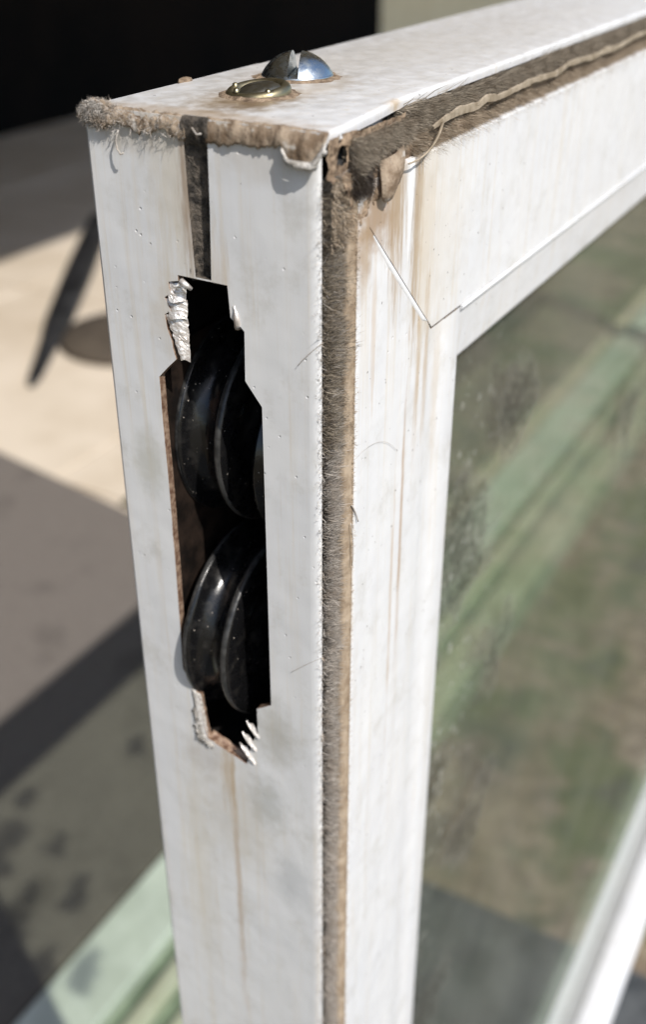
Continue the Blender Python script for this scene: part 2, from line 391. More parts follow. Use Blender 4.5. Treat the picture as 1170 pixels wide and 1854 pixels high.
# dark blue-grey slab under the near end of the sash
o = MB().box(-900, 497, -500, 178, ZG-20, ZG+4).build('dark_slab', mat_simple('dark_blue_grey_slab', (0.030, 0.034, 0.037), (0.085, 0.09, 0.092), 0.03, 0.8))
tag(bevel(o, 3), kind='structure')
# carpet mat
m = MB(); nx = 24
mt = [(-900, 393), (795, 393), (871, 809), (916, 1086), (953, 1332), (-900, 1379)]
k = len(mt)
m.add([(x, y, ZG+2) for x, y in mt]+[(x, y, ZG+13) for x, y in mt], [tuple(range(k, 2*k))]+[(i, (i+1) % k, (i+1) % k+k, i+k) for i in range(k)])
tag(bevel(m.build('carpet_mat', mat_mat()), 3), 'grey-brown carpet mat lying beside the beige tiles', 'mat')
STRIPM = mat_simple('mottled_grey_green', (0.075, 0.075, 0.05), (0.19, 0.18, 0.13), 0.02, 0.95, 0, 0.002, spec=0.1)
o = MB().box(882, 5442, 420, 825, ZG+7.2, ZG+14).build('dark_strip', STRIPM)  # added dark strip, covers the bright tiles behind the glass
tag(bevel(o, 3), 'mottled grey-green strip added past the threshold to darken the view through the dirty glass', 'added strip')
# threshold with its tracks
THR = mat_simple('pale_green_white_metal', (0.63, 0.66, 0.60), (0.78, 0.81, 0.76), 0.02, 0.4)
THR2 = mat_simple('yellowed_white_metal', (0.55, 0.53, 0.40), (0.70, 0.68, 0.56), 0.02, 0.45)
THRD = mat_simple('grey_track_metal', (0.22, 0.26, 0.20), (0.36, 0.42, 0.32), 0.03, 0.5)
thr = empty('door_threshold', (600, 318, ZG), 'pale green-white door threshold with sliding tracks, on the floor behind the sash', 'threshold')
tx0, tx1 = -600, 4200
def strip(name, y0, y1, z0, z1, mat):
    o = MB().box(tx0, tx1, y0, y1, ZG+z0, ZG+z1).build(name, mat, thr); return bevel(o, 2)
strip('rear_lip', 333, 388, 1, 18, THR); strip('track_bed', 236, 333, 1, 6, THRD)
strip('track_rail', 301, 315, 6.2, 19, THR2); strip('front_lip', 252, 285, 1, 15, THR2)
# room beyond, in shade under its roof
SHADEW = mat_simple('interior_shade_black', (0.003, 0.003, 0.003), (0.008, 0.006, 0.005), 0.002, 0.9, spec=0.1)  # near-black: the room's darkness is put into the wall colour
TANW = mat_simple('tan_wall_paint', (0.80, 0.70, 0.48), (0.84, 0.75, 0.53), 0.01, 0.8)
tag(MB().box(-2500, 5525, 2746, 2899, ZG, 2000).build('wall_shade', SHADEW), kind='structure')
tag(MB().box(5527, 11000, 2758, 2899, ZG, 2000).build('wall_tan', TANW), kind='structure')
tag(MB().box(-2500, -2400, 405, 2740, ZG, 1448).build('wall_left_blocker', SHADEW), kind='structure')  # unseen wall, added to keep side skylight off the shaded floor
CEIL = mat_simple('ceiling_board', (0.30, 0.27, 0.23), (0.36, 0.33, 0.28), 0.01, 0.9)
tag(MB().box(-2500, 11000, -52, 3400, 1450, 1520).build('ceiling', CEIL), kind='structure')
# black bar, and a dark disc that stands in for a rounded shadow
BARM = mat_simple('black_bar_plastic', (0.012, 0.012, 0.013), (0.035, 0.035, 0.037), 0.02, 0.4)
a, b = Vector((1129, 1214, ZG+12)), Vector((1860, 1650, ZG+70))
m = MB(); dirv = (b-a).normalized(); sd = dirv.cross(Vector((0, 0, 1))).normalized(); un = sd.cross(dirv)
rows = []
for tt, w, h in ((0, 7, 4), (0.04, 13, 5), (0.25, 21, 8), (0.32, 28, 9), (0.6, 32, 12), (0.85, 31, 12), (1, 29, 11)):
    c = a.lerp(b, tt)
    rows.append([c+sd*w*math.cos(q)+un*h*math.sin(q) for q in [x*math.pi/5 for x in range(10)]])
m.sweep(rows, True); m.f += [tuple(range(10)), tuple(range(60, 70))[::-1]]
tag(m.build('black_bar', BARM, None, True), 'slim black tapered bar slanting across the sunlit tiles', 'bar')
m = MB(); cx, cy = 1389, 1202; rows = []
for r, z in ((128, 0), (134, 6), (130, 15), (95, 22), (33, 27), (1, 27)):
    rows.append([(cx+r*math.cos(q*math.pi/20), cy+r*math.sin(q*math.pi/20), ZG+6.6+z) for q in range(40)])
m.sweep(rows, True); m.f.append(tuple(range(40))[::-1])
tag(m.build('shadow_disc', mat_simple('shadow_brown', (0.07, 0.055, 0.042), (0.10, 0.08, 0.06), 0.02, 0.8), None, True),
    'dark brown disc standing in for a rounded shadow on the tiles, half hidden behind the white stile', 'shadow')
# white rail that carries the sash
WRAIL = mat_simple('white_rail_paint', (0.72, 0.73, 0.75), (0.80, 0.80, 0.80), 0.02, 0.4)
o = MB().box(-60, 3000, -8.5, 44, ZG+0.5, HB-0.3).build('floor_rail', WRAIL)
tag(bevel(o, 5, 4), 'white rounded floor rail under the glass, in the lower right corner', 'rail')

# ------------------------------------------------------------------ the sash
S = empty('sliding_sash', (0, 20, HB), 'worn white sliding sash standing on its side, rollers showing through a torn slot', 'sash')

# --- stile: roller face with its holes
hole = [(25.2, -22.1), (16.6, -22.25), (16.3, -27.0), (15.2, -27.5), (14.0, -28.7), (14.2, -36.4), (11.4, -40.0), (11.45, -97.3),
        (14.5, -99.4), (14.4, -105.0), (15.6, -107.5), (17.2, -113.9), (20.5, -112.9), (25.9, -111.3), (26.5, -108.0), (27.2, -101.8),
        (28.9, -98.8), (30.3, -96.5), (30.0, -71.0), (30.15, -39.1), (26.6, -35.5), (27.6, -31.5), (28.1, -28.6), (26.9, -27.9), (27.9, -25.9), (26.6, -25.2), (27.0, -23.4), (25.2, -23.0)]
hole = jag(hole, {2, 8, 9, 10, 12, 14, 15, 20, 21, 22, 23, 24, 25, 26}, 0.7, 0.13)
hole = jag(hole, {i for i, q in enumerate(hole) if q[0] > 29.9 and q[1] > -96.6}, 3.0, 0.07)
groove = [(22.7, -0.9), (18.7, -0.9), (18.9, -12), (19.3, -21.95), (22.0, -21.9), (22.4, -12)]
ztop = -0.25
outer = [(39.2, ztop), (3.3, ztop), (3.3, HB), (39.2, HB)]
def plate(loops, t):
    flat = [Vector((y, z, 0)) for lp in loops for (y, z) in lp]
    tris = geometry.tessellate_polygon([[Vector((y, z, 0)) for (y, z) in lp] for lp in loops])
    n = len(flat); vs = [(0, q.x, q.y) for q in flat]+[(t, q.x, q.y) for q in flat]
    fs = [tuple(tr) for tr in tris]+[tuple(i+n for i in tr[::-1]) for tr in tris]; mi = [0]*len(tris)+[1]*len(tris)
    k = 0
    for li, lp in enumerate(loops):
        for i in range(len(lp)):
            a, b = k+i, k+(i+1) % len(lp); fs.append((a, b, b+n, a+n)); mi.append((0, 1, 3)[li])
        k += len(lp)
    return vs, fs, mi
vs_, fs_, mi_ = plate([outer, hole, groove], 1.4)
stile = mesh_obj('stile', vs_, fs_, [WHITE, RAW, EDGE, DARKD], S, fix=False)
bm = bmesh.new(); bm.from_mesh(stile.data)
for fc, q in zip(bm.faces, mi_): fc.material_index = q
lay = bm.edges.layers.float.new('bevel_weight_edge')
for ed in bm.edges:
    if all(abs(v.co.x) < 1e-6 and 11*MM < v.co.y < 31*MM for v in ed.verts) and len({fc.material_index for fc in ed.link_faces}) > 1 and ed.verts[0].co.z < -22*MM: ed[lay] = 1.0
bmesh.ops.recalc_face_normals(bm, faces=bm.faces); bm.to_mesh(stile.data); bm.free()
bv = stile.modifiers.new('bevel', 'BEVEL'); bv.limit_method = 'WEIGHT'; bv.width = 0.28*MM; bv.segments = 1; bv.material = 2
# --- rest of the stile section
def top_of(x):
    if x < 10.7: return -12.6
    if x < 34.8: return -14.2-(x-10.7)*0.954
    return -37.25
prof = []
for (x, y) in [(0.0, 3.3), (0.02, 2.9), (0.08, 2.5), (0.18, 2.15), (0.32, 1.88), (0.5, 1.7), (0.72, 1.62), (0.9, 1.7), (0.95, 4.6), (7.5, 4.6)]: prof.append((x, y, ztop))
xs = [(7.5, 0.3), (7.65, -0.2), (8.0, -0.28), (8.6, -0.3)]+[(9+i*1.0, -0.28-0.02*math.sin(i*1.3)) for i in range(24)]+[(33.3, -0.22), (34.2, -0.06), (34.8, 0.0), (40, 0.0), (40.3, -0.1), (46.9, -0.1), (47.3, 0.0), (47.5, 0.35)]
for (x, y) in xs: prof.append((x, y, top_of(x)))
prof += [(47.5, 12, -37.25), (47.5, 38.5, -37.25)]
m = MB(); m.sweep([[(x, y, z) for x, y, z in prof], [(x, y, HB) for x, y, z in prof]])
back = [(47.5, 38.5), (47.2, 39.6), (46, 40), (1.2, 40), (0.5, 39.85), (0.12, 39.55), (0, 39.2)]
m.sweep([[(x, y, ztop) for x, y in back], [(x, y, HB) for x, y in back]])
cut = [(x, y) for x, y in xs if x <= 34.8]
m.sweep([[(x, y, top_of(x)) for x, y in cut], [(x, 0.44, top_of(x)) for x, y in cut]])
o = m.build('stile_section', WHITE, stile)
o.data.shade_smooth()
md = o.modifiers.new('split', 'EDGE_SPLIT'); md.split_angle = math.radians(50)
m = MB(); rows = []
for i in range(30):
    t = i/29; x = 12.2+20.3*t; z = top_of(x)+0.02; w = 0.62*min(1, 14*(1-t), 3*t+0.25)+0.05*fbm(x, 0, 0, 0.8)
    rows.append([(x+0.04, 0.3, z+0.02), (x, -0.31, z-0.06), (x-w*0.5, -0.37, z-w*0.52), (x-w, -0.345, z-w*1.02), (x-w-0.05, -0.2, z-w-0.1)])
m.sweep(rows); m.build('mitre_lip', WHITEC, stile, True)
# groove trough
m = MB(); rows = []
for z in np.linspace(-0.4, -22.6, 40):
    r = []
    for i in range(9):
        q = math.pi*i/8; y = 20.65+2.15*math.cos(q); x = 0.15+1.0*math.sin(q)+0.22*fbm(0, y*1.5, z, 0.6)
        r.append((x, y, z))
    rows.append(r)
m.sweep(rows)
m.build('groove', DARKD, stile, True)
# dark joints behind the butted pieces
MB().add([(9, 0.62, -5), (48.0, 0.62, -5), (48.0, 0.62, -48), (9, 0.62, -48)], [(0, 1, 2, 3)]).build('joint_grime', DIRT, S)

# --- rail along the top
m = MB()
path = [(0.05, 0.9), (6, 1.0), (16, 2.0), (26, 3.2), (L, 3.2)]
arc = [(0.9, -1.75), (0.06, -1.5), (0.02, -0.9), (0.0, -0.5), (0.12, -0.22), (0.4, -0.04), (0.8, 0.0)]
rows = [[(x, y+dy, dz) for dy, dz in arc]+[(x, 38.6, 0.0), (x, 39.4, -0.15), (x, 39.85, -0.6), (x+2.0, 40.02, -1.4), (x+2.0, 40.02, -49.3)] for x, y in path]
m.sweep(rows)
m.add([(0.05, 0.9, -1.2), (0.05, 1.7, 0), (0.05, 38.6, 0), (0.05, 39.85, -0.6), (0.05, 39.85, -1.2)], [(0, 1, 2, 3, 4)])
ch = [(4.05, -1.15), (5.5, -1.2), (5.5, -7.6), (0.5, -7.65), (0.14, -7.75), (0.0, -8.1)]
m.sweep([[(x, y, z) for y, z in ch] for x in (21.0, L)])
# front face with its mitred end
m.add([(7.9, 0, -8.1), (L, 0, -8.1), (L, 0, -36.95), (35.15, 0, -36.98), (11.25, 0, -14.2), (7.9, 0, -12.4)], [(0, 1, 2, 3, 4, 5)])
m.add([(35.35, 0, -36.95), (L, 0, -36.95), (L, 1.6, -37.0), (35.35, 1.6, -37.0)], [(0, 1, 2, 3)])
rail = m.build('rail', WHITE, S)
rail.data.shade_smooth(); md = rail.modifiers.new('split', 'EDGE_SPLIT'); md.split_angle = math.radians(40)
# rib on the rail end
m = MB(); rows = []
for i in range(14):
    t = i/13; z = -7.7-17*t; xc = 25.2-0.4*t; w = 0.95*(1-0.6*t)*min(1, 0.5+t*4); h = 0.5*(1-t)*min(1, 0.2+t*6)
    rows.append([(xc-w, 0.02, z), (xc-w*0.6, -h*0.8, z), (xc, -h, z), (xc+w*0.6, -h*0.8, z), (xc+w, 0.02, z)])
m.sweep(rows); m.f.append((0, 1, 2, 3, 4)); m.build('end_rib', WHITE, rail, True)
# glazing bead of the rail
prf = [(1.5, -37.15), (-0.1, -37.2), (-0.36, -37.32), (-0.45, -37.55), (-0.3, -37.85), (0.55, -38.15), (0.8, -38.6), (1.9, -48.3), (2.2, -48.95), (2.8, -49.15), (12, -49.15)]
m = MB(); m.sweep([[(x, y, z) for y, z in prf] for x in (47.85, L-47)])
m.add([(47.85, y, z) for y, z in prf], [tuple(range(len(prf)))])
o = m.build('glazing_bead', WHITE, rail)
# far stile and foot rail
bevel(MB().box(L-47, L, 0.1, 40, HB, -37.3).build('far_stile', WHITE, S), 1)
foot = bevel(MB().box(47.8, L-47.3, 0.0, 14, HB, -716).build('foot_rail', WHITE, S), 1.2)
bevel(MB().box(47.8, L-47.3, 0.4, 11.8, -715.8, -711).build('glazing_bead', WHITE, foot), 1.0)
MB().box(46, L-46, 12, 16, -715.5, -45).build('glass_pane', GLASS, S)

# --- sealant along the top of the roller face
def ribbon_sheet(name, fy0, fy1, n, prof_fn, mat, parent, thick):
    rows = []
    for i in range(n+1):
        y = fy0+(fy1-fy0)*i/n; rows.append(prof_fn(y))
    m = MB(); m.sweep(rows); o = m.build(name, mat, parent, True); return solid(o, thick, 0)
def low(y):       # lower edge of the right flap (by y, 0.6..18.6)
    pts = [(0.3, -1.6), (2.2, -4.0), (5.6, -3.9), (6.6, -2.5), (8.5, -2.2), (11, -2.6), (14, -2.7), (18.6, -2.9)]
    for (a0, b0), (a1, b1) in zip(pts, pts[1:]):
        if a0 <= y <= a1: return b0+(b1-b0)*(y-a0)/(a1-a0)
    return pts[0][1] if y < pts[0][0] else pts[-1][1]
def flap(y):
    lw = low(y)+0.45*fbm(0, y, 3, 0.9)+0.25*fbm(0, y, 8, 2.6); tp = 0.25-0.25*max(0, (6-y)/6)+0.12*fbm(1, y, 0, 0.5)
    out = 0.40+0.75*math.exp(-((y-4.5)/3.0)**2)+0.25*fbm(2, y, 0, 0.35)
    r = []
    for k in range(8):
        t = k/7; z = tp+(lw-tp)*t
        x = 0.5-(0.5+out)*math.sin(min(1, t*1.5)*math.pi/2)*(1-0.12*t)+0.13*fbm(5, y, z, 0.8)+0.07*fbm(7, y, z, 2.5)
        r.append((x, y, z))
    return r
ribbon_sheet('sealant', 0.4, 18.8, 70, flap, SEAL, stile, 0.35)
def flap2(y):
    lw = -2.2-0.4*math.sin(y*0.9)+0.7*fbm(0, y, 7, 0.8)+0.4*fbm(0, y, 2, 2.4); tp = 0.15+0.25*fbm(1, y, 4, 0.6); out = 0.45+0.35*fbm(2, y, 9, 0.5)
    r = []
    for k in range(8):
        t = k/7; z = tp+(lw-tp)*t; x = 0.7-(0.7+out)*math.sin(min(1, t*1.6)*math.pi/2)+0.22*fbm(5, y, z, 0.9)+0.12*fbm(6, y, z, 2.6); r.append((x, y, z))
    return r
ribbon_sheet('sealant', 22.0, 39.6, 60, flap2, SEAL, stile, 0.35)
m = MB(); rows = []
for i in range(14):
    y = 18.3+4.3*i/13; rows.append([(0.6, y, 0.22), (-0.1+0.2*fbm(0, y, 0, 1), y, 0.2+0.2*fbm(0, y, 3, 1)), (-0.55+0.3*fbm(0, y, 1, 1), y, -0.8), (-0.45+0.3*fbm(0, y, 2, 1), y, -2.2), (0.35, y, -3.4+0.6*fbm(0, y, 6, 1))])
m.sweep(rows); m.build('grime_plug', DARKD, stile, True)
# torn white lip at the right end of the flap
rows = []
for i in range(22):
    y = 0.2+6.4*i/21; rows.append([(-0.55-0.8*math.exp(-((y-4)/2.5)**2), y, low(y)+0.5), (-0.9-0.8*math.exp(-((y-4)/2.5)**2)+0.15*fbm(0, y, 0, 2), y, low(y)-0.15), (-0.65-0.5*math.exp(-((y-4)/2.5)**2), y-0.2, low(y)-0.4+0.4*fbm(0, y, 5, 1.1))])
m = MB(); m.sweep(rows); solid(m.build('sealant_lip', CHALK, stile, True), 0.2)

# dust lump with loose lint at the rear corner
m = MB(); rows = []
for i in range(15):
    th = math.pi*i/14; r = []
    for j in range(22):
        ph = 2*math.pi*j/22; dv = Vector((math.sin(th)*math.cos(ph), math.sin(th)*math.sin(ph), math.cos(th)))
        k = 1+0.6*fbm(dv.x*3, dv.y*3, dv.z*3, 0.9)
        r.append((0.15+dv.x*1.0*k, 36.9+dv.y*2.9*k, -0.9+dv.z*1.5*k))
    rows.append(r)
m.sweep(rows, True); lint = m.build('lint_clump', SEAL, stile, True)
n = 6500; c = np.array([-0.2, 37.2, -0.8]); dv = rng.normal(size=(n, 3)); dv /= np.linalg.norm(dv, axis=1)[:, None]
tg = np.cross(dv, rng.normal(size=(n, 3)))
fibres('lint', np.array([0.1, 36.9, -0.9])+dv*np.array([1.1, 3.1, 1.65])*(1+rng.normal(size=n)*0.1)[:, None], tg+dv*0.25, rng.uniform(0.4, 1.1, n), rng.uniform(0.04, 0.09, n), LINT, lint)
n = 350; yy = rng.uniform(22.5, 38, n)
fibres('lint', np.stack([rng.uniform(-1.0, -0.3, n), yy, rng.uniform(-2.8, 0.2, n)], 1), np.stack([-np.ones(n)*0.6, rng.normal(size=n), rng.normal(size=n)-0.4], 1), rng.uniform(0.4, 1.3, n), 0.07, LINT, lint)
for y0, z0, pts in ((33, -2.5, ((0, 0), (-.6, -1.4), (-.3, -2.6), (.3, -3.2), (.9, -2.9))), (20.5, -1, ((0, 0), (.8, -.8), (1.6, -.6)))):
    MB().tube([(-0.9-0.1*i, y0-dy, z0+dz) for i, (dy, dz) in enumerate(pts)], 0.13, 5).build('thread', LINT, lint, True)
# crumb on the rear top edge
m = MB(); rows = []
for i in range(8):
    th = math.pi*i/7; rows.append([(24+1.7*math.sin(th)*math.cos(2*math.pi*j/10)*(1+0.5*fbm(i, j, 0, 0.7)), 39.2+0.9*math.sin(th)*math.sin(2*math.pi*j/10), 0.05+0.55*math.cos(th)*(1+0.4*fbm(i, j, 4, 0.7))) for j in range(10)])
m.sweep(rows, True); m.build('dirt_crumb', DIRT, rail, True)

# --- torn metal round the slot
def burr(name, pts, peak, mat=ALU, sub=6, bulge=0.35):
    """a curled sliver of torn metal: ruled sheet between a root edge and a lifted edge"""
    a0, a1 = Vector(pts[0]), Vector(pts[1]); rows = []
    for i in range(sub+1):
        t = i/sub; rt_ = a0.lerp(a1, t); pk = Vector(peak[0]).lerp(Vector(peak[1]), t)
        rows.append([rt_.lerp(pk, s)+Vector((-bulge*math.sin(s*math.pi), 0.2*fbm(i*1.7, s*5, 3, 0.8), 0.10*fbm(i*2.0, s*4, rt_.z, 0.9))) for s in (0, .25, .5, .75, 1)])
    m = MB(); m.sweep(rows); o = m.build(name, mat, stile, True); return solid(o, 0.22, 0)
teeth = [(-23.2, -26.0, 2.2, 1.9), (-25.8, -28.7, 3.2, 1.9), (-28.4, -35.3, 3.1, 0.35)]
for ti, (z0, z1, w0, w1) in enumerate(teeth):          # torn tongues of bare metal, each lapping over the next
    m = MB(); rows = []; nn = 12 if ti < 2 else 22
    for i in range(nn+1):
        t = i/nn; z = z0+(z1-z0)*t; w = w0+(w1-w0)*t**0.8+0.25*fbm(ti, 0, z, 1.6); row = []
        for k in range(8):
            u = k/7; y = 24.75+(w+0.5)*(1-u)+0.12*fbm(3, y if k else 0, z, 1.3)
            x = 0.30+1.0*u*u-0.80*(t**2.5)*(1-abs(2*u-0.9)*0.5)*(1 if ti < 2 else 0.5)+0.16*fbm(y, ti, z, 1.2)
            row.append((x-0.05*ti, y, z-0.5*u-0.25*math.sin(u*5+ti)))
        rows.append(row)
    m.sweep(rows); solid(m.build('torn_metal', ALU, stile), 0.16)
m = MB().tube([(-0.1, 24.6, -22.9), (-0.2, 23.8, -23.2), (0.4, 23.2, -24.0)], 0.55, 8, 0.3); m.build('metal_burr', ALU, stile, True)
m = MB().tube([(0.2, 15.6, -25.2), (-0.3, 15.2, -26.4), (-0.2, 15.0, -27.6), (0.5, 15.4, -28.4)], 0.35, 8, 0.55); m.build('metal_burr', ALU, stile, True)
for k, (y0, z0, sz) in enumerate(((15.3, -104.6, 1.5), (16.3, -107.6, 1.7), (16.9, -110.6, 1.9))):
    m = MB(); rows = []
    for i in range(9):                                   # slanting curled slivers
        t = i/8; w = 1.15*sz*math.sin(math.pi*min(1, 0.18+t*0.82))**0.7*(1-0.5*t); c0 = Vector((-0.25-0.35*math.sin(math.pi*t), y0+0.9-2.3*t*sz*0.6, z0+1.3-2.6*t*sz*0.7))
        rows.append([c0+Vector((0.30*abs(u)-0.35*u, 0.40*u*w, 0.42*u*w+0.18*fbm(i, u*3, k, 0.9))) for u in (-1, -.5, 0, .5, 1)])
    m.sweep(rows); solid(m.build('torn_metal', ALU, stile), 0.2)
burr('torn_lip', [(0.0, 28.7, -100.2), (0.0, 27.6, -111.6)], [(0.5, 27.0, -101.5), (0.5, 25.9, -111.6)], CHALK, 26, 0.35)
burr('torn_lip', [(0.06, 26.6, -112.2), (0.06, 17.4, -114.3)], [(1.8, 25.6, -110.6), (1.8, 17.8, -113.2)], RAW, 16, 0.0)
for q, (cy_, cz_, ra, rb) in enumerate(((27.3, -111.4, 1.2, 1.5), (28.0, -109.3, 0.8, 1.3), (26.0, -112.6, 1.3, 0.8), (28.2, -106.2, 0.6, 1.2))):   # crumpled paint and swarf
    m = MB(); rows = []
    for i in range(11):
        th = math.pi*i/10; row = []
        for j in range(16):
            ph = 2*math.pi*j/16; dv = Vector((math.sin(th)*math.cos(ph), math.sin(th)*math.sin(ph), math.cos(th))); kk = 1+0.9*fbm(dv.x*2+q*3, dv.y*2, dv.z*2, 1.3)
            row.append((0.1+0.45*dv.x*kk, cy_+ra*dv.y*kk, cz_+rb*dv.z*kk))
        rows.append(row)
    m.sweep(rows, True); m.build('crumpled_edge', CHALK, stile, True)

# --- roller carriage
CR = MB()
CR.box(2.2, 42, 32.4, 33.6, -118, -20); CR.box(2.2, 42, 7.6, 8.8, -118, -20)
CR.box(41, 42, 8.9, 32.3, -118, -20); CR.box(2.2, 40.9, 8.9, 32.3, -20.9, -20); CR.box(2.2, 40.9, 8.9, 32.3, -118, -117)
carr = CR.build('roller_carriage', HOUSING, S)
MB().box(2.4, 30, 31.2, 32.2, -98, -36).build('side_plate', RUSTP, carr)
def wheel(cx, y0, zc):
    pr = [(3, -9.6), (9.0, -9.4), (9.6, -8.7), (12.5, -8.6), (13.0, -8.9), (16.0, -8.7), (17.2, -8.45), (17.75, -8.2), (18, -7.8), (18, -7.35), (17.8, -7.0), (17.3, -6.75), (16.6, -6.5), (15.7, -6.0), (14.8, -5.0),
          (14.4, -3.7), (14.8, -2.4), (15.7, -1.3), (16.6, -0.75), (17.3, -0.5), (17.8, -0.25), (18, 0.05), (18, 0.5), (17.8, 0.85), (17, 1.1), (12, 1.3), (3, 1.5)]
    m = MB(); rows = []
    for k in range(97):
        q = 2*math.pi*k/96; rows.append([(cx-r*math.cos(q), y0+y, zc+r*math.sin(q)) for r, y in pr])
    m.sweep(rows); w = m.build('wheel', [BLACK, RIMM], carr, True)
    n = len(pr)-1
    for p in w.data.polygons:
        if p.index % n in (7, 8, 9, 21, 22): p.material_index = 1
    md = w.modifiers.new('split', 'EDGE_SPLIT'); md.split_angle = math.radians(60)
    return w
RIMM = mat_simple('worn_highlight_rim', (0.018, 0.018, 0.018), (0.055, 0.054, 0.052), 0.5, 0.33, 0, 0.00008)  # worn grey, with the rim's highlight put into its lighter tone
wheel(21.7, 30.5, -53.6); wheel(15.9, 27.7, -92.2)
for cx, zc, y in ((21.7, -53.6, 30.9), (16.6, -92.2, 29)):
    MB().tube([(cx, 9, zc), (cx, y+0.2, zc)], 2.9, 14).build('axle', STEELD, carr, True)
# second, inner sheave half lost in the dark
m = MB(); rows = []
for k in range(65):
    q = 2*math.pi*k/64; rows.append([(24-r*math.cos(q), 15+y, -58+r*math.sin(q)) for r, y in ((4, -3), (15, -2.5), (16, -2.2), (16, -1.6), (14, -0.5), (14, 2), (16, 3.4), (16, 4), (4, 4.4))])
m.sweep(rows); m.build('inner_sheave', BLACK, carr, True)

# --- screws
def lathe(c, prof, n=48, axis=Vector((0, 0, 1))):
    m = MB(); q = Vector((0, 0, 1)).rotation_difference(axis)
    rows = [[Vector(c)+q @ Vector((r*math.cos(2*math.pi*k/n), r*math.sin(2*math.pi*k/n), z)) for k in range(n)] for r, z in prof]
    m.sweep(rows, True); return m
def dome_half(sign, c, R, H, slot, ang, depth):
    """one side of a slotted dome: columns across the head, cut off at the slot wall"""
    m = MB(); n = 22; rows = []
    ca, sa = math.cos(ang), math.sin(ang)
    Rs = (R*R+H*H)/(2*H)
    def pt(u, v, z): return (c[0]+u*ca-v*sa, c[1]+u*sa+v*ca, c[2]+z)
    def hz(u, v):
        r2 = min(u*u+v*v, R*R); return math.sqrt(Rs*Rs-r2)-(Rs-H)
    for i in range(n+1):
        v = slot+(R-slot)*math.sin(i/n*math.pi/2); hw = math.sqrt(max(R*R-v*v, 0.0))
        rows.append([pt(hw*math.sin((j/24-0.5)*math.pi), sign*v, 0.55+hz(hw*math.sin((j/24-0.5)*math.pi), v)) for j in range(25)])
    m.sweep(rows)
    top = rows[0]; hw = math.sqrt(R*R-slot*slot)
    low_ = [pt(hw*math.sin((j/24-0.5)*math.pi), sign*slot, 0.55+H-depth) for j in range(25)]
    m.sweep([top, [(p[0], p[1], min(p[2], q[2])) for p, q in zip(low_, top)]])
    rim = [p for p in [(r[0]) for r in rows]]+[p for p in [(r[-1]) for r in rows]][::-1]
    m.sweep([rim, [(p[0], p[1], c[2]) for p in rim]])
    return m
PC = (36.1, 26.0, 0.0)
scr = lathe(PC, [(5.75, 0.02), (5.8, 0.30), (5.72, 0.56), (3.0, 0.75), (0.05, 0.76)]).build('pan_screw', ZINC, rail, True)
for sgn in (1, -1):
    o = dome_half(sgn, PC, 5.7, 3.4, 0.80, math.radians(23), 3.0).build('screw_head', ZINC, scr, True)
    md = o.modifiers.new('split', 'EDGE_SPLIT'); md.split_angle = math.radians(40)
BC = (19.5, 22.9, 0.25)
ax = Vector((-0.12, 0.05, 1)).normalized()
bs = lathe(BC, [(4.9, -0.4), (4.95, 0.15), (4.8, 0.6), (4.4, 0.95), (3.9, 0.95), (3.5, 0.6), (3.3, 0.1), (3.2, -0.5)], 48, ax).build('brass_screw', BRASS, rail, True)
lathe((BC[0]-0.5, BC[1]-0.6, 0.15), [(3.6, -0.3), (3.5, 0.3), (3.1, 0.85), (2.3, 1.3), (1.2, 1.55), (0.03, 1.6)], 40, ax).build('screw_core', STEELD, bs, True)
for k in range(5):
    q = k*1.256+0.3; c0 = Vector(BC)+Vector((4.05*math.cos(q), 4.05*math.sin(q), 0.85))
    lathe(c0, [(0.5, -0.3), (0.42, 0.12), (0.2, 0.24), (0.02, 0.26)], 10).build('ring_tooth', BRASS, bs, True)

for (sx, sy, R0, sd_) in ((PC[0], PC[1], 5.7, 1), (BC[0], BC[1], 4.9, 5)):      # grime packed round the screw heads
    m = MB(); rows = []
    for k in range(49):
        q = 2*math.pi*k/48; w = 0.9+1.3*abs(fbm(math.cos(q)*2+sd_, math.sin(q)*2, 0, 0.9))
        rows.append([(sx+rr*math.cos(q), sy+rr*math.sin(q), zz) for rr, zz in ((R0-0.5, 0.1), (R0, 0.35+0.12*fbm(k*0.4, sd_, 0, 1)), (R0+w*0.5, 0.18+0.12*fbm(k*0.4, sd_, 3, 1)), (R0+w, 0.01))])
    m.sweep(rows); m.build('screw_grime', DIRT, rail, True)
# --- brush seal of the stile
zb0, zb1 = -3.0, -260.0
SB = MB().box(1.0, 7.3, 3.6, 4.5, HB+2, -4).build('brush_seal', DARKD, S)
m = MB(); rows = []
for i in range(180):
    z = -6-(250)*i/179; j = 0.16*fbm(0, 0, z, 0.25); e2 = 0.14*fbm(4, 0, z, 0.7)
    rows.append([(5.5+j, 2.4, z), (5.55+j, 0.6, z), (5.9+j, 0.25+0.12*fbm(2, 0, z, 0.4), z), (7.2+e2, 0.1+0.1*fbm(2, 1, z, 0.4), z), (7.62+e2*0.4, -0.1, z)])
m.sweep(rows); m.build('seal_backing', BACKING, SB, True)
def pile(n, x0, x1, y0, z0, z1, ln, wd, mat, lean, name='pile', sp=0.22):
    z = rng.uniform(z1, z0, n); x = rng.uniform(x0, x1, n)
    clump = np.array([fbm(a*1.0, 0, b, 0.55) for a, b in zip(x, z)]) if n < 90000 else 0
    d = np.stack([lean[0]+rng.normal(size=n)*sp+clump*0.25, -np.ones(n), lean[2]+rng.normal(size=n)*sp+clump*0.3], 1)
    return fibres(name, np.stack([x, np.full(n, y0), z], 1), d, rng.uniform(ln[0], ln[1], n)*(1+0.18*clump+0.16*np.array([fbm(0, 3, b, 0.16) for b in z])), rng.uniform(wd[0], wd[1], n), mat, SB, bend=np.array([lean[0]*0.5, 0, 0.25]))
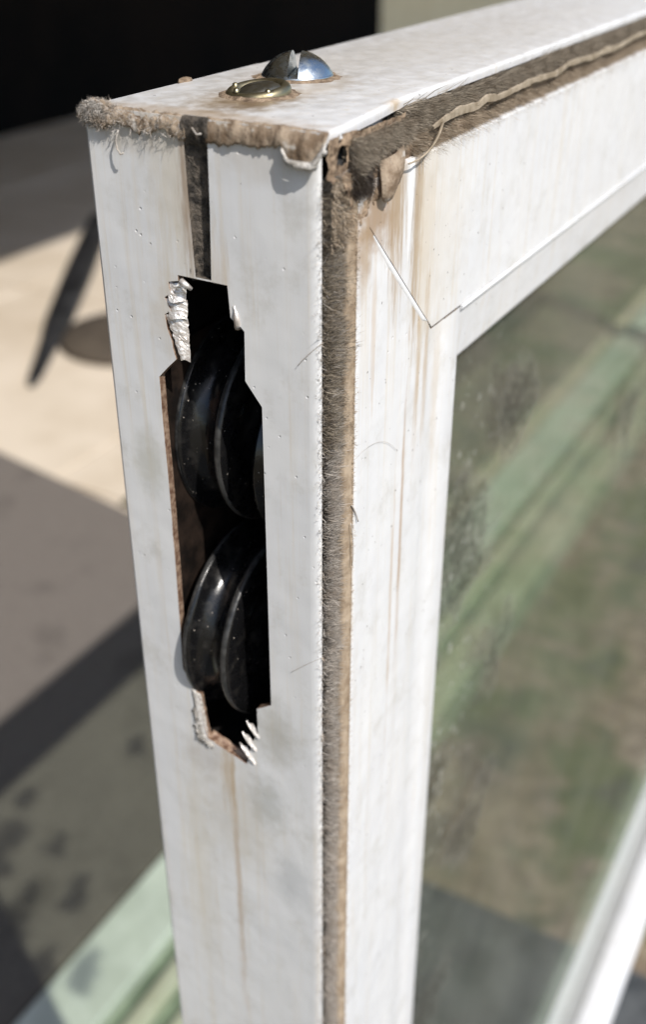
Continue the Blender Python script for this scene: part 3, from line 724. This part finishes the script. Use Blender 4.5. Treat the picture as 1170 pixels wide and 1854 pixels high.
pile(44000, 2.6, 5.4, 3.6, -7.5, -250, (3.4, 4.1), (0.08, 0.16), PILE, (-0.02, 0, 0.48), sp=0.24)
pile(14000, 1.8, 7.2, 3.2, -8, -46, (2.6, 4.0), (0.10, 0.20), PILED, (0.0, 0, 0.3), sp=0.4)
pile(6000, 5.0, 5.8, 2.0, -8, -130, (1.2, 2.2), (0.09, 0.17), PILED, (0.45, 0, 0.2), sp=0.35)
n = 3800; z = rng.uniform(-240, -6, n)                      # fringe over the corner lip
for zz0, zz1, nn in ((-14, -60, 3500), (-55, -250, 16000)):
    pile(nn, 1.0, 2.7, 3.6, zz0, zz1, (1.5, 2.3), (0.10, 0.2), PILEB, (0.0, 0, 0.0), sp=0.25)
n = 3800; z = rng.uniform(-240, -6, n)
fibres('fringe', np.stack([rng.uniform(0.5, 1.0, n), rng.uniform(1.6, 2.6, n), z], 1), np.stack([-0.75+rng.normal(size=n)*0.3, -0.45+rng.normal(size=n)*0.35, 0.25+rng.normal(size=n)*0.45], 1), rng.uniform(0.4, 1.3, n), rng.uniform(0.04, 0.09, n), PILE, SB)
n = 2600; z = rng.uniform(-240, -8, n)                      # pale frayed hairs
fibres('fringe', np.stack([rng.uniform(0.6, 1.4, n), rng.uniform(1.5, 2.2, n), z], 1), np.stack([-0.7+rng.normal(size=n)*0.35, -0.5+rng.normal(size=n)*0.3, 0.4+rng.normal(size=n)*0.5], 1), rng.uniform(0.7, 1.9, n), rng.uniform(0.04, 0.08, n), LINT, SB)
n = 3600; z = rng.uniform(-240, -14, n)                     # fringe along the backing
fibres('fringe', np.stack([rng.uniform(7.2, 7.7, n), np.full(n, -0.1), z], 1), np.stack([0.9+rng.normal(size=n)*0.3, -0.2+rng.normal(size=n)*0.3, 0.3+rng.normal(size=n)*0.5], 1), rng.uniform(0.3, 1.0, n), 0.07, PILET, SB)
for pts, r in ((((7.0, -.2, -57), (7.9, -.5, -58.5), (8.3, -.7, -60.5)), .12), (((6.6, -.3, -60), (7.0, -.9, -64), (6.7, -.6, -68)), .07), (((7.5, -.5, -49), (16, -.6, -47.6), (22, -.5, -54)), .025), (((0.4, 1.2, -83), (-.4, 4, -85), (-.2, 7, -88)), .04), (((0.4, 1.2, -28), (-.5, 3.5, -30), (-.3, 5, -32)), .05)):
    p0, p1, p2 = (Vector(q) for q in pts); pts = [p0*(1-t)**2+p1*2*t*(1-t)+p2*t*t for t in np.linspace(0, 1, 9)]
    MB().tube(pts, r, 5).build('loose_hair', LINT, SB, True)

# --- brush seal of the rail
RB = MB().box(25.5, L-2, 4.0, 5.2, -7.4, -1.3).build('brush_seal', DARKD, rail)
def rpile(n, x0, x1, z0, z1, y0, ln, lean, mat, sp=0.25, wd=(0.10, 0.20)):
    u = rng.random(n); x = x0+(x1-x0)*u**1.5; z = rng.uniform(z1, z0, n)
    cl = np.array([fbm(a, 1, b, 0.5) for a, b in zip(x, z)])
    d = np.stack([lean[0]+rng.normal(size=n)*sp, -np.ones(n), lean[1]+rng.normal(size=n)*sp+cl*0.3], 1)
    fibres('pile', np.stack([x, np.full(n, y0), z], 1), d, rng.uniform(*ln, n)*(1+0.2*cl), rng.uniform(*wd, n), mat, RB, bend=np.array([0, 0, lean[1]*0.4]))
rpile(46000, 28, 230, -2.0, -4.4, 4.0, (3.7, 4.25), (0.02, 0.08), PILED, 0.13, (0.07, 0.15))
rpile(30000, 26, 230, -4.4, -7.6, 4.0, (4.0, 4.8), (0.02, -0.24), PILET, 0.15, (0.07, 0.15))
rpile(3000, 26, 42, -1.5, -7.4, 4.0, (3.8, 5.2), (0.1, -0.3), PILED, 0.4, (0.08, 0.16))
m = MB(); rows = []; kx = [30]; kz = [-4.3]; rk = random.Random(3)
while kx[-1] < 240: kx.append(kx[-1]+rk.uniform(3, 11)); kz.append(-3.75+rk.uniform(-0.45, 0.45))
for i in range(260):                                    # kinked strip that has come loose
    x = 30+205*(i/259)**1.1; zc = float(np.interp(x, kx, kz)); w = 0.62*(0.5+0.5*min(1, (x-29)/9))*(0.75+0.5*abs(fbm(x, 3, 0, 0.13)))+0.05*fbm(x, 3, 0, 0.9)
    y = -0.55-0.2*math.cos(x*0.21)+0.30*fbm(x, 5, 0, 0.12)
    rows.append([(x, y+0.22, zc+w), (x, y-0.05, zc+w*0.8), (x, y-0.08, zc), (x, y-0.02, zc-w*0.8), (x, y+0.25, zc-w)])
m.sweep(rows); o = m.build('backing_ribbon', RIBBON, RB, True); md = o.modifiers.new('split', 'EDGE_SPLIT'); md.split_angle = math.radians(25)
MB().tube([Vector((33, -1.0, -4.0))*(1-t)**2+Vector((27.5, -2.2, -7.6))*2*t*(1-t)+Vector((21.0, -1.2, -7.6))*t*t for t in np.linspace(0, 1, 12)], 0.24, 6, 0.13).build('loose_thread', RIBBON, RB, True)

# --- packed dirt and the brush stub at the corner
m = MB(); nx, nz = 66, 60; vv = []; ff = []; keep = {}
for i in range(nx+1):
    for j in range(nz+1):
        x = 0.9+22*i/nx; z = -0.9-15*j/nz
        y = 0.15-0.55*fbm(x, 0, z, 0.35)+(0.8 if x < 8 and z > -6 else 0)
        edge = min(1, (22.9-x)/3)*min(1, max(0.0, (z+14.6+2.0*fbm(x, 9, 0, 0.5)-max(0, (x-15))*0.9)/2.0))
        y = y*edge+0.5*(1-edge); 
        rr = math.hypot(x-4.9, z+3.7)
        keep[i, j] = (len(vv), edge > 0.02 and rr > 1.05+0.3*fbm(x, 2, z, 1.5) and (z > -6.5-max(0, x-3.2)*1.6+1.2*fbm(x, 5, z, 0.8))); vv.append((x, y-0.15, z))
for i in range(nx):
    for j in range(nz):
        q = [keep[i, j], keep[i+1, j], keep[i+1, j+1], keep[i, j+1]]
        if all(k[1] for k in q): ff.append(tuple(k[0] for k in q))
mesh_obj('packed_dirt', vv, ff, DIRT, SB, True)
m = MB(); m.sweep([[(4.9+rr*math.cos(q*math.pi/8), yy, -3.7+rr*math.sin(q*math.pi/8)) for q in range(16)] for rr, yy in ((2.0, 0.9), (1.9, 3.0), (0.05, 3.2))], True); m.build('dark_cup', HOUSING, SB, True)  # black cup: the darkness of the hole is put into its colour
def stub(n, f, lean, ln, mat, sp=0.35):
    p = np.array([f() for _ in range(n)])
    d = np.stack([lean[0]+rng.normal(size=n)*sp, np.full(n, lean[1]), lean[2]+rng.normal(size=n)*sp], 1)
    fibres('stub_pile', p, d, rng.uniform(*ln, n), rng.uniform(0.07, 0.15, n), mat, SB)
def reg():
    x = random.uniform(6.5, 22.8); t = random.random(); return (x, random.uniform(0.8, 1.8), -1.9-(2.3+max(0, 15-x)*0.22)*t)
stub(26000, reg, (-0.05, -1, -0.18), (1.9, 2.7), PILED, 0.18)
stub(1600, lambda: (random.uniform(6, 11), 0.6, random.uniform(-8.2, -4.5)), (0.1, -0.8, -0.9), (1.6, 3.2), mat_fibre('black_brown_pile', (0.02, 0.015, 0.012), (0.08, 0.06, 0.045), (0.04, 0.03, 0.02)))  # near-black brown hairs at the lower left of the stub
stub(1300, lambda: (random.uniform(1.2, 10), 0.5, random.uniform(-15, -6)), (-0.1, -0.7, -0.6), (0.5, 1.4), PILET, 0.6)
# tan tongue that hangs from the stub
m = MB(); rows = []
for i in range(15):
    t = i/14; z = -5.2-5.6*t; xc = 17.6-2.6*t; w = 4.2*math.sqrt(max(0.0, 1-(t*0.985)**2.4))*0.9+0.02
    rows.append([(xc+w*s_, -1.0-1.0*math.sin(t*2.3)+0.9*s_*s_+0.15*fbm(s_, t, 0, 2), z+0.8*s_) for s_ in (-1, -.6, -.2, .2, .6, 1)])
m.sweep(rows); solid(m.build('seal_tongue', SEAL, SB, True), 0.25)
